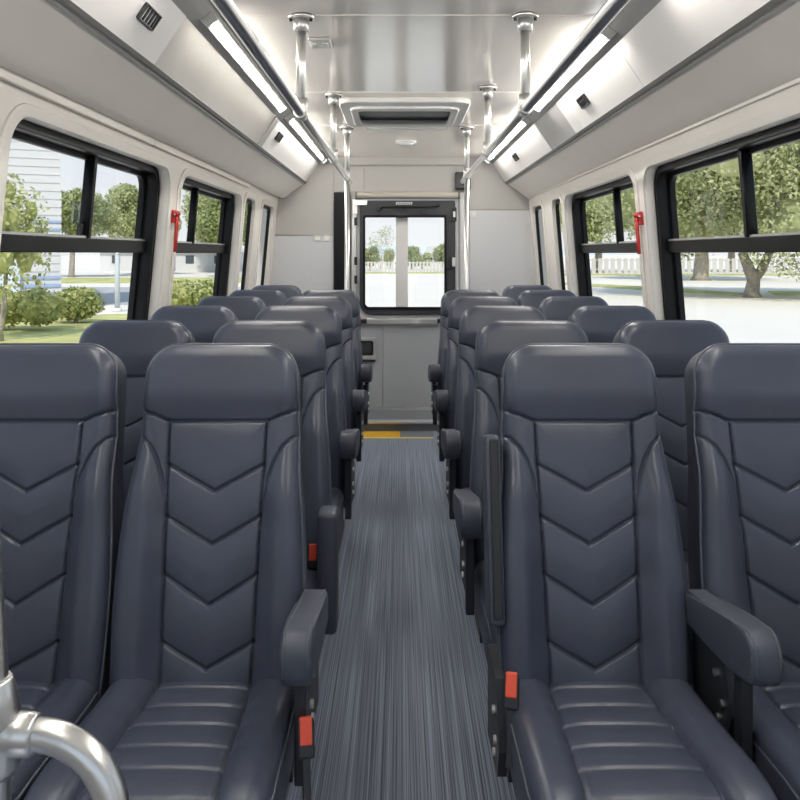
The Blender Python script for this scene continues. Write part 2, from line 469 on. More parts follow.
def add(name, me, parent, loc=(0, 0, 0), rot=None):
    o = bpy.data.objects.new(name, me); COL.objects.link(o); o.parent = parent; o.location = loc
    if rot: o.rotation_euler = rot
    return o

ROWY = [1.84, 2.55, 3.32, 4.10, 4.87, 5.62]
ordn = ['front', 'second', 'third', 'fourth', 'fifth', 'rearmost sixth']
def seat(row, xs, side, place_name, arm=None, buckle=None, rowtxt=None):
    where = 'hedge side' if side == 'L' else 'parking lot side'
    extra = {'down': 'armrest lowered', 'raised': 'aisle armrest folded up', 'hang': 'armrest folded down beside it', 'mid': 'armrest at its inner edge', None: ''}[arm]
    label = f"slate vinyl {place_name} seat in the {ordn[row]} row, {where}" + (', ' + extra if extra else '')
    t = thing('bus_seat', (xs, ROWY[row], 0), label, 'seat', 'bus seats')
    for n, me in SEAT_PARTS: add(n, me, t)
    add('seat_frame', FRAME_D, t)
    for d in LEG_D: add('leg', d, t)
    sg = 1 if side == 'L' else -1
    if arm in ('down', 'mid'):
        x = sg*.250 if arm == 'down' else sg*.241
        up = (0, .025, .05, .075, .09)[row] if row < 5 else 0
        a = add('armrest', ARM_D, t, (x, 0, up)); [add('stitching', q, a) for q in SEAM_D]
        k = add('arm_bracket', BRK_D, t, (x-sg*.002, 0, up*.8)); [add('pivot_bolt', BOLT_D, k, (0, *q)) for q in BOLTS]; add('arm_strut', STRUT_D, k)
    elif arm == 'raised':
        a = add('armrest', RAISED_D, t, (sg*.228, 0, 0)); add('armrest_underside', RAISED_U, a, (-sg*.0, 0, 0))
        k = add('arm_bracket', BRK_D, t, (sg*.226, .09, -.13)); [add('pivot_bolt', BOLT_D, k, (0, *q)) for q in BOLTS]
    elif arm == 'hang':
        a = add('armrest', HANG_D, t, (sg*.238, -.10, -.03))
        k = add('arm_bracket', BRK_D, t, (sg*.228, 0, 0)); [add('pivot_bolt', BOLT_D, k, (0, *q)) for q in BOLTS]
    if buckle:
        b = add('seatbelt_buckle', BUCK_D, t, buckle[0], buckle[1]); add('release_button', BTN_D, b)
    return t

for r in range(5):
    seat(r, -.447, 'L', 'aisle', 'hang' if r == 1 else 'down',
         {0: ((.262, -.27, .47), (R(-25), 0, R(10))), 1: ((.183, -.12, .50), (R(-20), 0, 0))}.get(r))
    seat(r, .450, 'R', 'aisle', 'raised' if r == 0 else 'down',
         {0: ((-.212, -.13, .485), (R(-25), 0, R(-12)))}.get(r))
for r in range(6):
    seat(r, -.901, 'L', 'window')
    seat(r, .930, 'R', 'window', 'mid' if r == 0 else None)

# ------------------------------------------------------------------ shell
YF, YR = -.9, 6.9
ZC = 2.25
XL, SL = -1.092, .092
XR, SR = 1.146, -.08
def wallM(side):
    x0, s = (XL, SL) if side == 'L' else (XR, SR)
    # u -> Y, v -> Z (tilted), w -> outward
    ln = math.hypot(1, s)
    out = -1 if side == 'L' else 1
    w = Vector((out/ln, 0, -out*s/ln)); vv = Vector((s/ln, 0, 1/ln))
    M = Matrix(((0, vv.x, w.x, 0), (1, 0, 0, 0), (0, vv.z, w.z, 0), (0, 0, 0, 1)))
    M.translation = Vector((x0 - s*EYE, 0, 0))
    return M
def off(M, d): return M @ Matrix.Translation((0, 0, d))

box('floor', -1.26, 1.28, YF, YR, -.06, 0, FLOOR)['kind'] = 'structure'
box('ceiling', -1.25, 1.28, YF, YR+.05, ZC, ZC+.05, CEIL)['kind'] = 'structure'

ZT, ZB = 1.815, .93
WINS = [(-.75, .35), (.62, 1.92), (2.17, 3.69), (3.87, 5.35), (5.46, 5.83), (6.14, 6.66)]
MULL = [-.2, 1.3, 2.99, 4.50, None, None]
WINS_R = [(-.75, .35), (.62, 1.85), (2.10, 3.67), (3.81, 5.42), (5.53, 5.86), (6.27, 6.74)]
MULL_R = [-.2, 1.3, 2.81, 4.48, None, None]
wn = 0
for side, wins, mull in (('L', WINS, MULL), ('R', WINS_R, MULL_R)):
    M = wallM(side)
    holes = [rrect(a, b, ZB, ZT, .11 if b-a > 1 else .07) for a, b in wins]
    TH = .045
    o = plate('wall_left' if side == 'L' else 'wall_right', [(YF, 0), (YR, 0), (YR, 2.02), (YF, 2.02)], holes, TH, off(M, TH/2), WALLM, bev=.006)
    o['kind'] = 'structure'
    # outer skin pieces that close the shell above and below the glass line
    for (a, b), mu in zip(wins, mull):
        wn += 1
        big = b-a > 1
        rad = .11 if big else .07
        if big:
            fr = plate(f'window_{wn}', rrect(a-.012, b+.012, ZB-.012, ZT+.012, rad), [rrect(a+.028, b-.028, ZB+.03, ZT-.028, rad-.03)], .062, off(M, TH+.031), BLACKF, bev=.004)
        else:
            fr = plate(f'window_{wn}', rrect(a, b, ZB, ZT, rad), [rrect(a+.02, b-.024, ZB+.03, ZT-.024, rad-.02)], .024, off(M, .030), BLACKF, bev=.003)
        fr['kind'] = 'structure'
        if big: plate('sash', rrect(a+.020, b-.020, ZB+.02, ZT-.022, rad-.02), [rrect(a+.050, b-.050, ZB+.055, ZT-.048, rad-.045)], .026, off(M, TH+.066), BLACKF, fr, bev=.003)
        sur = plate('window_surround', rrect(a-.045, b+.045, ZB-.05, ZT+.038, rad+.03), [rrect(a-.001, b+.001, ZB-.001, ZT+.001, rad)], .008, off(M, -.004), WALLM, fr, bev=.003)
        if big:
            plate('transom_bar', [(a+.03, 1.424), (b-.03, 1.424), (b-.03, 1.478), (a+.03, 1.478)], [], .04, off(M, TH+.048), BLACKF, fr, bev=.004)
            plate('transom_channel', [(a+.03, 1.478), (b-.03, 1.478), (b-.03, 1.486), (a+.03, 1.486)], [], .02, off(M, TH+.045), ALU, fr)
            plate('mullion', [(mu-.014, 1.478), (mu+.014, 1.478), (mu+.014, ZT-.03), (mu-.014, ZT-.03)], [], .04, off(M, TH+.048), BLACKF, fr, bev=.004)
            plate('mullion_strip', [(mu+.018, 1.470), (mu+.024, 1.470), (mu+.024, ZT-.045), (mu+.018, ZT-.045)], [], .02, off(M, TH+.05), ALU, fr)
            plate('pane', [(a+.04, ZB+.04), (b-.04, ZB+.04), (b-.04, 1.44), (a+.04, 1.44)], [], .004, off(M, TH+.07), GLASS, fr)
            plate('pane', [(a+.04, 1.455), (mu, 1.455), (mu, ZT-.035), (a+.04, ZT-.035)], [], .004, off(M, TH+.066), GLASS, fr)
            plate('pane', [(mu, 1.455), (b-.04, 1.455), (b-.04, ZT-.035), (mu, ZT-.035)], [], .004, off(M, TH+.074), GLASS, fr)
            if side == 'L' and abs(a-2.17) < .01:
                plate('latch', rrect(mu-.10, mu-.045, 1.53, 1.61, .006), [], .008, off(M, TH+.058), glass_mat('clear_latch', (.9, .92, .95), .25), fr)
                plate('latch_block', rrect(mu-.035, mu-.018, 1.47, 1.53, .003), [], .02, off(M, TH+.055), BLACKP, fr)
        else:
            plate('pane', [(a+.015, ZB+.02), (b-.02, ZB+.02), (b-.02, ZT-.02), (a+.015, ZT-.02)], [], .004, off(M, .034), GLASS, fr)

fw = box('wall_front', -1.26, 1.28, YF-.06, YF, -.06, .95, WALLM); fw['kind'] = 'structure'
fw2 = box('trim_16', -1.26, 1.28, YF-.06, YF, 2.0, ZC+.05, WALLM); fw2['kind'] = 'structure'
# wire raceway under the left duct
M = wallM('L')
rw = plate('trim_1', [(YF, 1.885), (3.35, 1.885), (3.35, 1.935), (YF, 1.935)], [], .022, off(M, -.011), DUCT, bev=.004); rw['kind'] = 'structure'
rw = plate('trim_2', [(3.356, 1.885), (5.5, 1.885), (5.5, 1.935), (3.356, 1.935)], [], .022, off(M, -.011), DUCT, bev=.004); rw['kind'] = 'structure'
M = wallM('R')
rw = plate('trim_3', [(YF, 1.90), (6.88, 1.90), (6.88, 1.94), (YF, 1.94)], [], .012, off(M, -.006), DUCT, bev=.003); rw['kind'] = 'structure'

# ------------------------------------------------------------------ overhead ducts
def duct(side):
    g = -1 if side == 'L' else 1
    dx = 0 if side == 'L' else .10
    P = lambda x, z: (g*(x+dx), EYE+z)
    T = (.81, .61); B = (.70, .775); A = (.625, .826)
    low = [T, (.84, .592), (.88, .566), (.92, .537), (.95, .513), (.975, .494), (.992, .485), (1.010, .480), (1.026, .483), (1.037, .493), (1.042, .510), (1.042, .53), (1.042, .66), (.84, .66)]
    d = prism_y('trim_4' if side == 'L' else 'trim_5', [P(*p) for p in low], YF, YR-.02, DUCT, smooth=True); d['kind'] = 'structure'
    # inner channel beside the ceiling
    prism_y('light_channel', [P(*A), P(.66, .80), P(*B), P(.72, .79), P(.66, .83)], YF, YR-.02, CHAN, d)
    # sloping access panels between the channel and the edge trim
    def pan(name, y0, y1, m, lift=0.0):
        nx, nz = -(B[1]-T[1]), -(T[0]-B[0]); ln = math.hypot(nx, nz); nx /= ln; nz /= ln
        q = [(T[0]+nx*lift, T[1]+nz*lift), (B[0]+nx*lift, B[1]+nz*lift), (B[0]-nx*.012, B[1]-nz*.012), (T[0]-nx*.012, T[1]-nz*.012)]
        return prism_y(name, [P(*a) for a in q], y0, y1, m, d)
    if side == 'L':
        pan('access_panel', YF, 1.55, PANELW, .006); pan('access_panel', 1.56, 2.60, PANELW, .006)
        pan('access_panel', 2.612, 4.50, PANELG); pan('access_panel', 4.508, 4.62, PANELG, .003); pan('access_panel', 4.628, YR-.03, PANELW, .002)
    else:
        pan('access_panel', YF, 2.95, PANELW, .004); pan('access_panel', 2.956, 3.93, PANELW, .004); pan('access_panel', 3.94, 4.10, PANELW, .002)
        pan('access_panel', 4.105, 4.74, CHAN, -.002); pan('access_panel', 4.745, YR-.03, PANELW, .004)
    # double edge trim
    tr = [(T[0]-.006, T[1]+.010), (T[0]-.012, T[1]+.004), (T[0]-.003, T[1]-.006), (T[0]+.007, T[1]-.008), (T[0]+.007, T[1]+.004)]
    prism_y('edge_trim', [P(*p) for p in tr], YF, YR-.03, TRIMD, d)
    tr2 = [(T[0]+.011, T[1]-.002), (T[0]+.011, T[1]-.011), (T[0]+.020, T[1]-.016), (T[0]+.020, T[1]-.006)]
    prism_y('edge_trim', [P(*p) for p in tr2], YF, YR-.03, CHAN, d)
    # vents
    vs = [(.747, 2.36, 'front white'), (.741, 4.86, 'rearmost')] if side == 'L' else [(.747, 3.67, 'front white'), (.746, 5.80, 'rearmost')]
    tv = Vector((g*(T[0]-B[0]), 0, T[1]-B[1])).normalized(); nv = Vector((-g*(B[1]-T[1]), 0, -(T[0]-B[0]))).normalized()
    for (x, y, nm) in vs:
        f = (x-B[0])/(T[0]-B[0]); z = B[1]+(T[1]-B[1])*f
        c = Vector((g*(x+dx), y, EYE+z)) + nv*.008
        MM = Matrix(((0, tv.x, nv.x, c.x), (1, tv.y, nv.y, c.y), (0, tv.z, nv.z, c.z), (0, 0, 0, 1)))
        su, s = .070, .027
        v = thing('air_vent', c, f"black slotted air vent in the {nm} overhead panel, {'hedge' if side=='L' else 'parking lot'} side", 'vent', 'overhead air vents')
        plate('vent_frame', rrect(-su, su, -s, s, .004), [rrect(-su+.008, su-.008, -s+.006, s-.006, .002)], .012, MM, BLACKP, v, bev=.002)
        plate('vent_back', rrect(-su+.006, su-.006, -s+.004, s-.004, .002), [], .003, off(MM, -.004), DARKM, v)
        for k in range(5):
            q = -.052+.026*k
            plate('louvre', [(q-.004, -s+.006), (q+.004, -s+.006), (q+.004, s-.006), (q-.004, s-.006)], [], .006, MM, RUBBER, v)
    # LED light bars
    lx = .648
    for (y0, y1, nm) in ([(.2, 2.30, 'driver end'), (2.70, 4.36, 'middle'), (4.66, 6.80, 'rear')] if side == 'L' else [(.2, 2.40, 'driver end'), (2.86, 4.34, 'middle'), (4.74, 6.80, 'rear')]):
        c = (g*(lx+dx), (y0+y1)/2, EYE+.79)
        l = thing('light_bar', c, f"{'long ' if nm=='rear' else ''}white LED light bar along the {'hedge' if side=='L' else 'parking lot'} side ceiling, {nm} one", 'light', 'ceiling light bars')
        def q(u, v): return P(lx+u*.80-v*.6, .797-u*.6-v*.80)
        prism_y('housing', [q(-.024, -.012), q(.024, -.012), q(.022, .008), q(-.022, .008)], y0, y1, ALU, l)
        prism_y('diffuser', [q(-.0105, .008), q(.0105, .008), q(.008, .018), q(-.008, .018)], y0+.02, min(y1-.02, 6.6), LED, l)
        for yy in (y0-.004, y1-.016):
            prism_y('end_cap', [q(-.026, -.012), q(.026, -.012), q(.022, .022), q(-.022, .022)], yy, yy+.02, CHROME, l)
duct('L'); duct('R')

# ------------------------------------------------------------------ ceiling fittings
for i, y in enumerate((2.78, 4.10, 5.15)):
    box(f'trim_{6+i}', -.62, .72, y-.004, y+.004, ZC-.002, ZC+.001, CEIL)['kind'] = 'structure'
box('trim_9', -.22, .31, 5.24, 5.28, ZC-.012, ZC+.001, PANELW, bev=.003)['kind'] = 'structure'  # thin pale strip stands in for a reflection on the glossy ceiling

def handrail(x, zr, ys, yend, side):
    t = thing('handrail', (x, ys[-1], 0), f"steel overhead handrail on ceiling posts above the {'hedge' if side=='L' else 'parking lot'} side aisle seats", 'handrail', 'overhead handrails')
    z = EYE+zr
    rl = tube('rail', [(x, YF+.3, z), (x, yend-.01, z), (x, yend, z)], [.0175, .0175, .012], CHROME, t, 18)
    g = -1 if side == 'L' else 1
    for y in ys:
        p = tube('ceiling_post', [(x, y, z), (x, y, ZC)], .0165, CHROME, t, 16)
        tube('flange', [(x, y, ZC-.012), (x, y, ZC)], .046, CHROME, p, 20)
        tube('flange_collar', [(x, y, ZC-.055), (x, y, ZC-.012)], .026, ALU, p, 16)
        for s in (-1, 1): tube('flange_screw', [(x+s*.035, y-.005, ZC-.02), (x+s*.035, y-.005, ZC-.01)], .006, BLACKP, p, 8)
        tube('clamp', [(x, y-.035, z), (x, y+.035, z)], .024, ALU, t, 16)
        tube('clamp_neck', [(x, y, z), (x, y, z+.05)], .022, ALU, t, 16)
    tube('floor_pole', [(x, ys[-1], 0), (x, ys[-1], z)], .0165, CHROME, t, 16)
    tube('pole_foot', [(x, ys[-1], 0), (x, ys[-1], .015)], .04, ALU, t, 16)
handrail(-.345, .492, (2.79, 4.15, 5.21), 5.50, 'L')
handrail(.435, .505, (2.78, 3.97, 5.21), 5.55, 'R')

# roof hatch
MC = Matrix(((1, 0, 0, 0), (0, 1, 0, 0), (0, 0, 1, 0), (0, 0, 0, 1)))
h = thing('roof_hatch', (.025, 4.63, ZC-.03), 'pale ceiling hatch with rounded frame and dark slot opening', 'hatch')
plate('hatch_frame', rrect(-.33, .38, 4.22, 5.04, .09), [rrect(-.26, .31, 4.36, 4.93, .06)], .03, Matrix.Translation((0, 0, ZC-.015)), PANELW, h, bev=.008)
plate('hatch_rim', rrect(-.275, .325, 4.34, 4.95, .07), [rrect(-.235, .285, 4.42, 4.90, .05)], .022, Matrix.Translation((0, 0, ZC-.032)), PANELW, h, bev=.006)
plate('hatch_opening', rrect(-.262, .312, 4.35, 4.94, .05), [], .004, Matrix.Translation((0, 0, ZC-.004)), BLACKP, h)
d = thing('smoke_detector', (.045, 5.88, ZC-.03), 'small white round detector on ceiling behind the hatch', 'detector')
tube('detector_base', [(.045, 5.88, ZC-.016), (.045, 5.88, ZC)], .075, PANELW, d, 28); tube('detector_cap', [(.045, 5.88, ZC-.034), (.045, 5.88, ZC-.014)], [.045, .06], WHITEP, d, 28)
d = thing('ceiling_sensor', (-.31, 3.12, ZC-.014), 'small silver ceiling fitting with two buttons near front post', 'fitting')
box('sensor_plate', -.352, -.268, 3.06, 3.18, ZC-.012, ZC, ALU, d, .004)
for s in (-.022, .018): box('sensor_button', -.31+s-.012, -.31+s+.012, 3.10, 3.14, ZC-.018, ZC-.010, WHITEP, d, .003)

# ------------------------------------------------------------------ rear wall and door
MR = Matrix(((1, 0, 0, 0), (0, 0, 1, YR), (0, 1, 0, 0), (0, 0, 0, 1)))     # u->X v->Z w->Y
wr = plate('wall_rear', [(-1.26, 0), (1.28, 0), (1.28, ZC), (-1.26, ZC)], [rrect(-.405, .505, .06, 1.895, .02)], .06, off(MR, .03), REARP); wr['kind'] = 'structure'
def rpanel(name, x0, x1, z0, z1, m, par, d=0.0, th=.01, r=.004, bev=.002):
    return plate(name, rrect(x0, x1, z0, z1, r), [], th, off(MR, -d-th/2), m, par, bev=bev)
rpanel('wall_panel', -1.13, -.575, .5, 1.575, REARL, wr)
rpanel('wall_panel', -1.10, -.575, 1.583, 2.19, REARP, wr)
rpanel('wall_panel', .60, 1.17, .5, 1.795, REARL, wr)
rpanel('wall_panel', .60, 1.15, 1.803, 2.19, REARP, wr)
rpanel('header_panel', -.57, -.312, 1.955, 2.17, REARP, wr); rpanel('header_panel', -.306, .592, 1.955, 2.17, REARP, wr)
rpanel('black_upright', -.568, -.43, .06, 1.95, BLACKF, wr, th=.03)
rpanel('door_jamb', .515, .592, .06, 1.95, REARL, wr, th=.02)
b = prism_y('trim_10', [(-.57, 2.25), (-.57, 2.185), (.6, 2.185), (.6, 2.25)], YR-.05, YR-.001, REARP); b['kind'] = 'structure'

dr = plate('door_1', rrect(-.40, .50, .065, 1.89, .02), [rrect(-.345, .475, .90, 1.875, (.02, .02, .10, .10))], .03, off(MR, .012), REARL, bev=.003)
dr['kind'] = 'structure'
plate('window_frame', rrect(-.347, .477, .898, 1.877, (.02, .02, .10, .10)), [rrect(-.300, .382, .963, 1.735, (.01, .01, .035, .035))], .05, off(MR, .0), RUBBER, dr, bev=.006)
plate('inner_gasket', rrect(-.318, .40, .945, 1.755, (.012, .012, .05, .05)), [rrect(-.298, .380, .965, 1.733, (.01, .01, .035, .035))], .012, off(MR, -.03), BLACKF, dr, bev=.002)
plate('door_pane', [(-.31, .95), (.39, .95), (.39, 1.745), (-.31, 1.745)], [], .004, off(MR, .02), GLASS, dr)
plate('center_post', [(-.036, .95), (.068, .95), (.068, 1.745), (-.036, 1.745)], [], .02, off(MR, .045), mat('post_grey', (.88, .88, .89), .5), dr)
rpanel('lower_panel', -.395, -.150, .10, .80, DOORG, dr, .004); rpanel('lower_panel', -.142, .495, .10, .80, DOORG, dr, .004)
rpanel('panel_rib', -.142, .495, .235, .24, REARP, dr, .012, .004, .001, 0)
rpanel('kick_strip', -.23, .495, .065, .098, ALU, dr, .002, .015)
# push bar across the door
pb = box('push_bar', -.285, .32, YR-.065, YR-.03, .822, .868, CHROME, dr, .006)
for x in (-.30, .315): box('bar_end', x-.03, x+.03, YR-.06, YR-.004, .828, .862, BLACKP, pb, .004)
box('red_handle', -.375, -.335, YR-.075, YR-.02, .80, .885, RED, pb, .01)
box('bar_label', .10, .16, YR-.068, YR-.062, .832, .858, WHITEP, pb)
# roller shade header
sh = thing('roller_shade', (.06, YR-.05, 1.897), 'beige rolled shade tube above the rear door window', 'shade')
tube('shade_roll', [(-.37, YR-.052, 1.925), (.50, YR-.052, 1.925)], .027, mat('shade_tan', (.50, .47, .41), .6), sh, 20)
for x in (-.378, .508): box('end_bracket', x-.008, x+.008, YR-.085, YR-.002, 1.90, 1.952, TRIMD, sh, .003)
# door closer linkage on the dark header of the window frame
cl = tube('linkage_bar', [(-.17, YR-.05, 1.80), (-.15, YR-.05, 1.825), (.20, YR-.05, 1.825), (.34, YR-.05, 1.835)], .009, BLACKP, dr, 10)
for x, z in ((-.19, 1.80), (.20, 1.795), (.03, 1.80)): tube('linkage_knob', [(x, YR-.065, z), (x, YR-.026, z)], .022 if x != .03 else .012, BLACKP, cl, 14)
lb = box('label_plate', -.035, .105, YR-.031, YR-.027, 1.845, 1.866, WHITEP, dr)
for k in range(7): box('label_mark', -.026+.018*k, -.026+.018*k+.011, YR-.032, YR-.0305, 1.851, 1.860, DARKM, lb)
# hinge rod and bracket at the left of the door
hg = box('hinge_strip', -.415, -.375, YR-.03, YR-.005, .89, 1.89, ALU, dr, .004)
box('corner_bracket', -.41, -.28, YR-.05, YR-.028, 1.835, 1.885, CHROME, hg, .006); box('corner_bracket', -.41, -.365, YR-.05, YR-.028, 1.76, 1.84, CHROME, hg, .006)
for z in (1.70, 1.36, 1.20): box('catch', -.392, -.368, YR-.045, YR-.02, z-.035, z+.035, BLACKP, hg, .004)
hg2 = box('side_catch', .40, .44, YR-.06, YR-.025, 1.29, 1.40, BLACKP, dr, .006); box('catch_pin', .445, .475, YR-.06, YR-.025, 1.31, 1.39, CHROME, hg2, .006)
hg3 = box('hinge_plate', .44, .485, YR-.045, YR-.025, 1.70, 1.82, BLACKP, dr, .004); box('hinge_pin', .455, .475, YR-.055, YR-.04, 1.735, 1.785, CHROME, hg3, .004)
# latch pocket on the lower door panel
pk = plate('latch_pocket', rrect(-.375, -.205, .515, .70, .01), [rrect(-.352, -.228, .545, .675, .02)], .03, off(MR, -.029), REARP, dr, bev=.004)
rpanel('pocket_back', -.36, -.22, .53, .69, DARKM, pk, .015, .003); rpanel('pocket_lip', -.37, -.21, .495, .517, BLACKP, pk, .012, .03)
rpanel('pocket_handle', -.335, -.25, .57, .66, RUBBER, pk, .018, .012, .02)
# step at the rear
st = box('trim_11', -.42, .62, 6.42, YR-.002, 0, .075, STEPG); st['kind'] = 'structure'
st2 = box('trim_12', -.42, .62, 6.395, 6.47, .06, .083, ALU, bev=.006); st2['kind'] = 'structure'
s3 = box('trim_13', -.30, .26, 6.14, 6.175, .0, .006, YELP); s3['kind'] = 'structure'
s4 = box('trim_14', -.30, .0, 6.18, 6.39, .0, .004, YEL); s4['kind'] = 'structure'
s5 = box('trim_15', .0, .26, 6.18, 6.39, .0, .004, STEPG); s5['kind'] = 'structure'
# small wall devices
for (x, z, nm, two) in ((-.63, 1.555, 'pair of small white switches', True), (.625, 1.765, 'single small white switch', False)):
    w = thing('wall_switch', (x, YR-.02, z), nm + (' on rear panel next to black upright' if two else ' on rear panel next to floor pole'), 'switch')
    box('switch_plate', x-.026, x+.026, YR-.022, YR-.008, z-.026, z+.026, WHITEP, w, .003); box('rocker', x-.012, x+.012, YR-.027, YR-.02, z-.013, z+.013, DUCT, w, .002)
    if two: box('switch_plate', x-.115, x-.045, YR-.020, YR-.008, z-.026, z+.026, REARL, w, .003); box('rocker', x-.10, x-.06, YR-.024, YR-.018, z-.013, z+.013, DUCT, w, .002)
mb = thing('mounting_box', (.54, YR-.05, 1.97), 'black box on header behind the handrail end', 'box')
box('box_body', .475, .605, YR-.07, YR-.008, 1.97, 2.125, BLACKP, mb, .012); tube('box_dial', [(.53, YR-.08, 2.03), (.53, YR-.068, 2.03)], .02, DARKM, mb, 16)

# ------------------------------------------------------------------ emergency hammers
def hammer(x, y, z, side):
    g = 1 if side == 'L' else -1      # towards the aisle
    t = thing('emergency_hammer', (x, y, z-.11), f"red emergency hammer on the pillar, {'hedge' if side=='L' else 'parking lot'} side", 'hammer', 'emergency hammers')
    box('holder', x-.008*g-.016, x-.008*g+.016, y-.022, y+.022, z+.03, z+.092, RED, t, .005, 3)
    tube('head', [(x+g*.012, y-.03, z+.07), (x+g*.012, y-.022, z+.075), (x+g*.012, y+.022, z+.075), (x+g*.012, y+.03, z+.07)], [.007, .013, .014, .008], RED, t, 14)
    tube('handle', [(x+g*.012, y, z+.075), (x+g*.012, y+.002, z+.02), (x+g*.010, y-.004, z-.04), (x+g*.006, y-.008, z-.105)], [.0085, .0085, .009, .0085], RED, t, 12)
    tube('finger_loop', [(x+g*.012, y+.016+.018*math.cos(a), z+.04+.028*math.sin(a)) for a in [i*math.pi/8 for i in range(17)]], .005, RED, t, 8)
    tube('tip', [(x+g*.012, y-.042, z+.068), (x+g*.012, y-.03, z+.07)], [.002, .006], CHROME, t, 8)
hammer(-1.062, 3.76, 1.535, 'L'); hammer(1.116, 3.72, 1.525, 'R')

# ------------------------------------------------------------------ grab pole in the near corner
gp = thing('grab_pole', (-.436, .87, 0), 'brushed steel grab pole with curved side rail in near corner', 'pole')
DX = .006
POLEM = mat('satin_steel', (.66, .655, .64), .3, metal=1.0)
tube('upright', [(DX-.444, .87, 0), (DX-.447, .87, .92), (DX-.498, .87, 1.75)], .0165, POLEM, gp, 20)
tube('joint_sleeve', [(DX-.446, .87, .855), (DX-.446, .87, .865), (DX-.446, .87, .925), (DX-.449, .87, .955), (DX-.449, .87, .96)], [.021, .0255, .0255, .021, .018], POLEM, gp, 24)
tube('joint_sleeve', [(DX-.446, .87, .90), (DX-.405, .87, .897), (DX-.40, .87, .897)], [.024, .022, .018], POLEM, gp, 20)
cv = [(DX-.43, .87, .897)] + [(DX-.395+.085*math.sin(R(a)), .87-.02*(a/90), .812+.085*math.cos(R(a))) for a in range(0, 95, 8)] + [(DX-.305, .845, .72), (DX-.30, .84, .5)]
tube('curved_rail', cv, .0175, POLEM, gp, 22)
tube('pole_foot', [(DX-.444, .87, 0), (DX-.444, .87, .015)], .045, POLEM, gp, 20)

# ------------------------------------------------------------------ outside
GZ = -.75
gnd = box('ground', -400, 400, -60, 1500, GZ-.3, GZ, GROUND); gnd['kind'] = 'structure'
def flat(name, pts, z0, z1, m, **k):
    bm = bmesh.new(); v0 = [bm.verts.new((x, y, z0)) for x, y in pts]; v1 = [bm.verts.new((x, y, z1)) for x, y in pts]
    bm.faces.new(v0); bm.faces.new(v1)
    for i in range(len(pts)): bm.faces.new((v0[i], v0[(i+1) % len(pts)], v1[(i+1) % len(pts)], v1[i]))
    o = from_bm(name, bm, m); tag(o, **k); return o
def lawn(pts, label):
    return flat('lawn', pts, GZ, GZ+.05, LAWN, label=label, cat='lawn', kind='stuff')
# positions given as ratio X/Y along the view and distance Y
def at(r, y): return (r*y, y)
lawn([at(-.62, 15), at(-.36, 19.5), at(-.325, 24), at(-.325, 28.5), at(-.62, 26)], 'sunlit lawn strip with hedge beside the white building')
lawn([at(-.30, 26), at(-.22, 26), at(-.22, 31), at(-.30, 31)], 'small lawn bed under the lone round hedge')
lawn([at(-.9, 55), at(-.05, 62), at(-.05, 74), at(-.9, 68)], 'lawn verge below the row of street trees')
lawn([at(.33, 46), at(.42, 41.5), at(.43, 43.5), at(.34, 51), at(.2, 60), at(.2, 57)], 'grass island running back from the forked tree')
lawn([at(.47, 42), at(.9, 42), at(.9, 46), at(.46, 46)], 'grass strip beyond the forked tree trunk')
lawn([at(.1, 80), at(.9, 80), at(.9, 86), at(.1, 86)], 'far grass verge in front of the white wall')
lawn([at(-.1, 88), at(.1, 88), at(.1, 95), at(-.1, 95)], 'narrow grass verge at the foot of picket fence')
rd = flat('road', [at(-.95, 34), at(-.2, 34), at(-.2, 52), at(-.95, 52)], GZ, GZ+.02, ROAD); rd['kind'] = 'structure'
kb = flat('kerb', [at(-.62, 14.4), at(-.36, 18.9), at(-.36, 19.4), at(-.62, 14.9)], GZ, GZ+.12, KERB); kb['kind'] = 'structure'

def leaves(blobs, n, size, seed, core=.72):
    g = np.random.default_rng(seed)
    V = []; F = []
    vol = np.array([b[3]*b[4]*b[5] for b in blobs])**(2/3); vol /= vol.sum()
    for b, w in zip(blobs, vol):
        m = max(20, int(n*w))
        d = g.normal(size=(m, 3)); d /= np.linalg.norm(d, axis=1)[:, None]
        rad = (.62+.42*g.random(m)**.7)
        p = np.array(b[:3]) + d*rad[:, None]*np.array(b[3:6])
        a = g.normal(size=(m, 3)); a /= np.linalg.norm(a, axis=1)[:, None]
        nrm = d*.9 + g.normal(size=(m, 3))*.6; nrm /= np.linalg.norm(nrm, axis=1)[:, None]
        t1 = np.cross(nrm, a); t1 /= np.maximum(np.linalg.norm(t1, axis=1)[:, None], 1e-6); t2 = np.cross(nrm, t1)
        s = size*(.5+.9*g.random(m))[:, None]
        o = len(V)
        q = np.stack([p+t1*s, p+t2*s*.6, p-t1*s*.8, p-t2*s*.6], 1).reshape(-1, 3)
        V += q.tolist(); F += [(o+4*i, o+4*i+1, o+4*i+2, o+4*i+3) for i in range(m)]
        # leafy core so that the crown is not see-through
        o = len(V); nu, nv = 10, 7
        for i in range(nv+1):
            th = math.pi*i/nv
            for j in range(nu):
                ph = 2*math.pi*j/nu; k = core*(.8+.25*g.random())
                V.append((b[0]+b[3]*k*math.sin(th)*math.cos(ph), b[1]+b[4]*k*math.sin(th)*math.sin(ph), b[2]+b[5]*k*math.cos(th)))
        for i in range(nv):
            for j in range(nu): F.append((o+i*nu+j, o+i*nu+(j+1) % nu, o+(i+1)*nu+(j+1) % nu, o+(i+1)*nu+j))
    return V, F

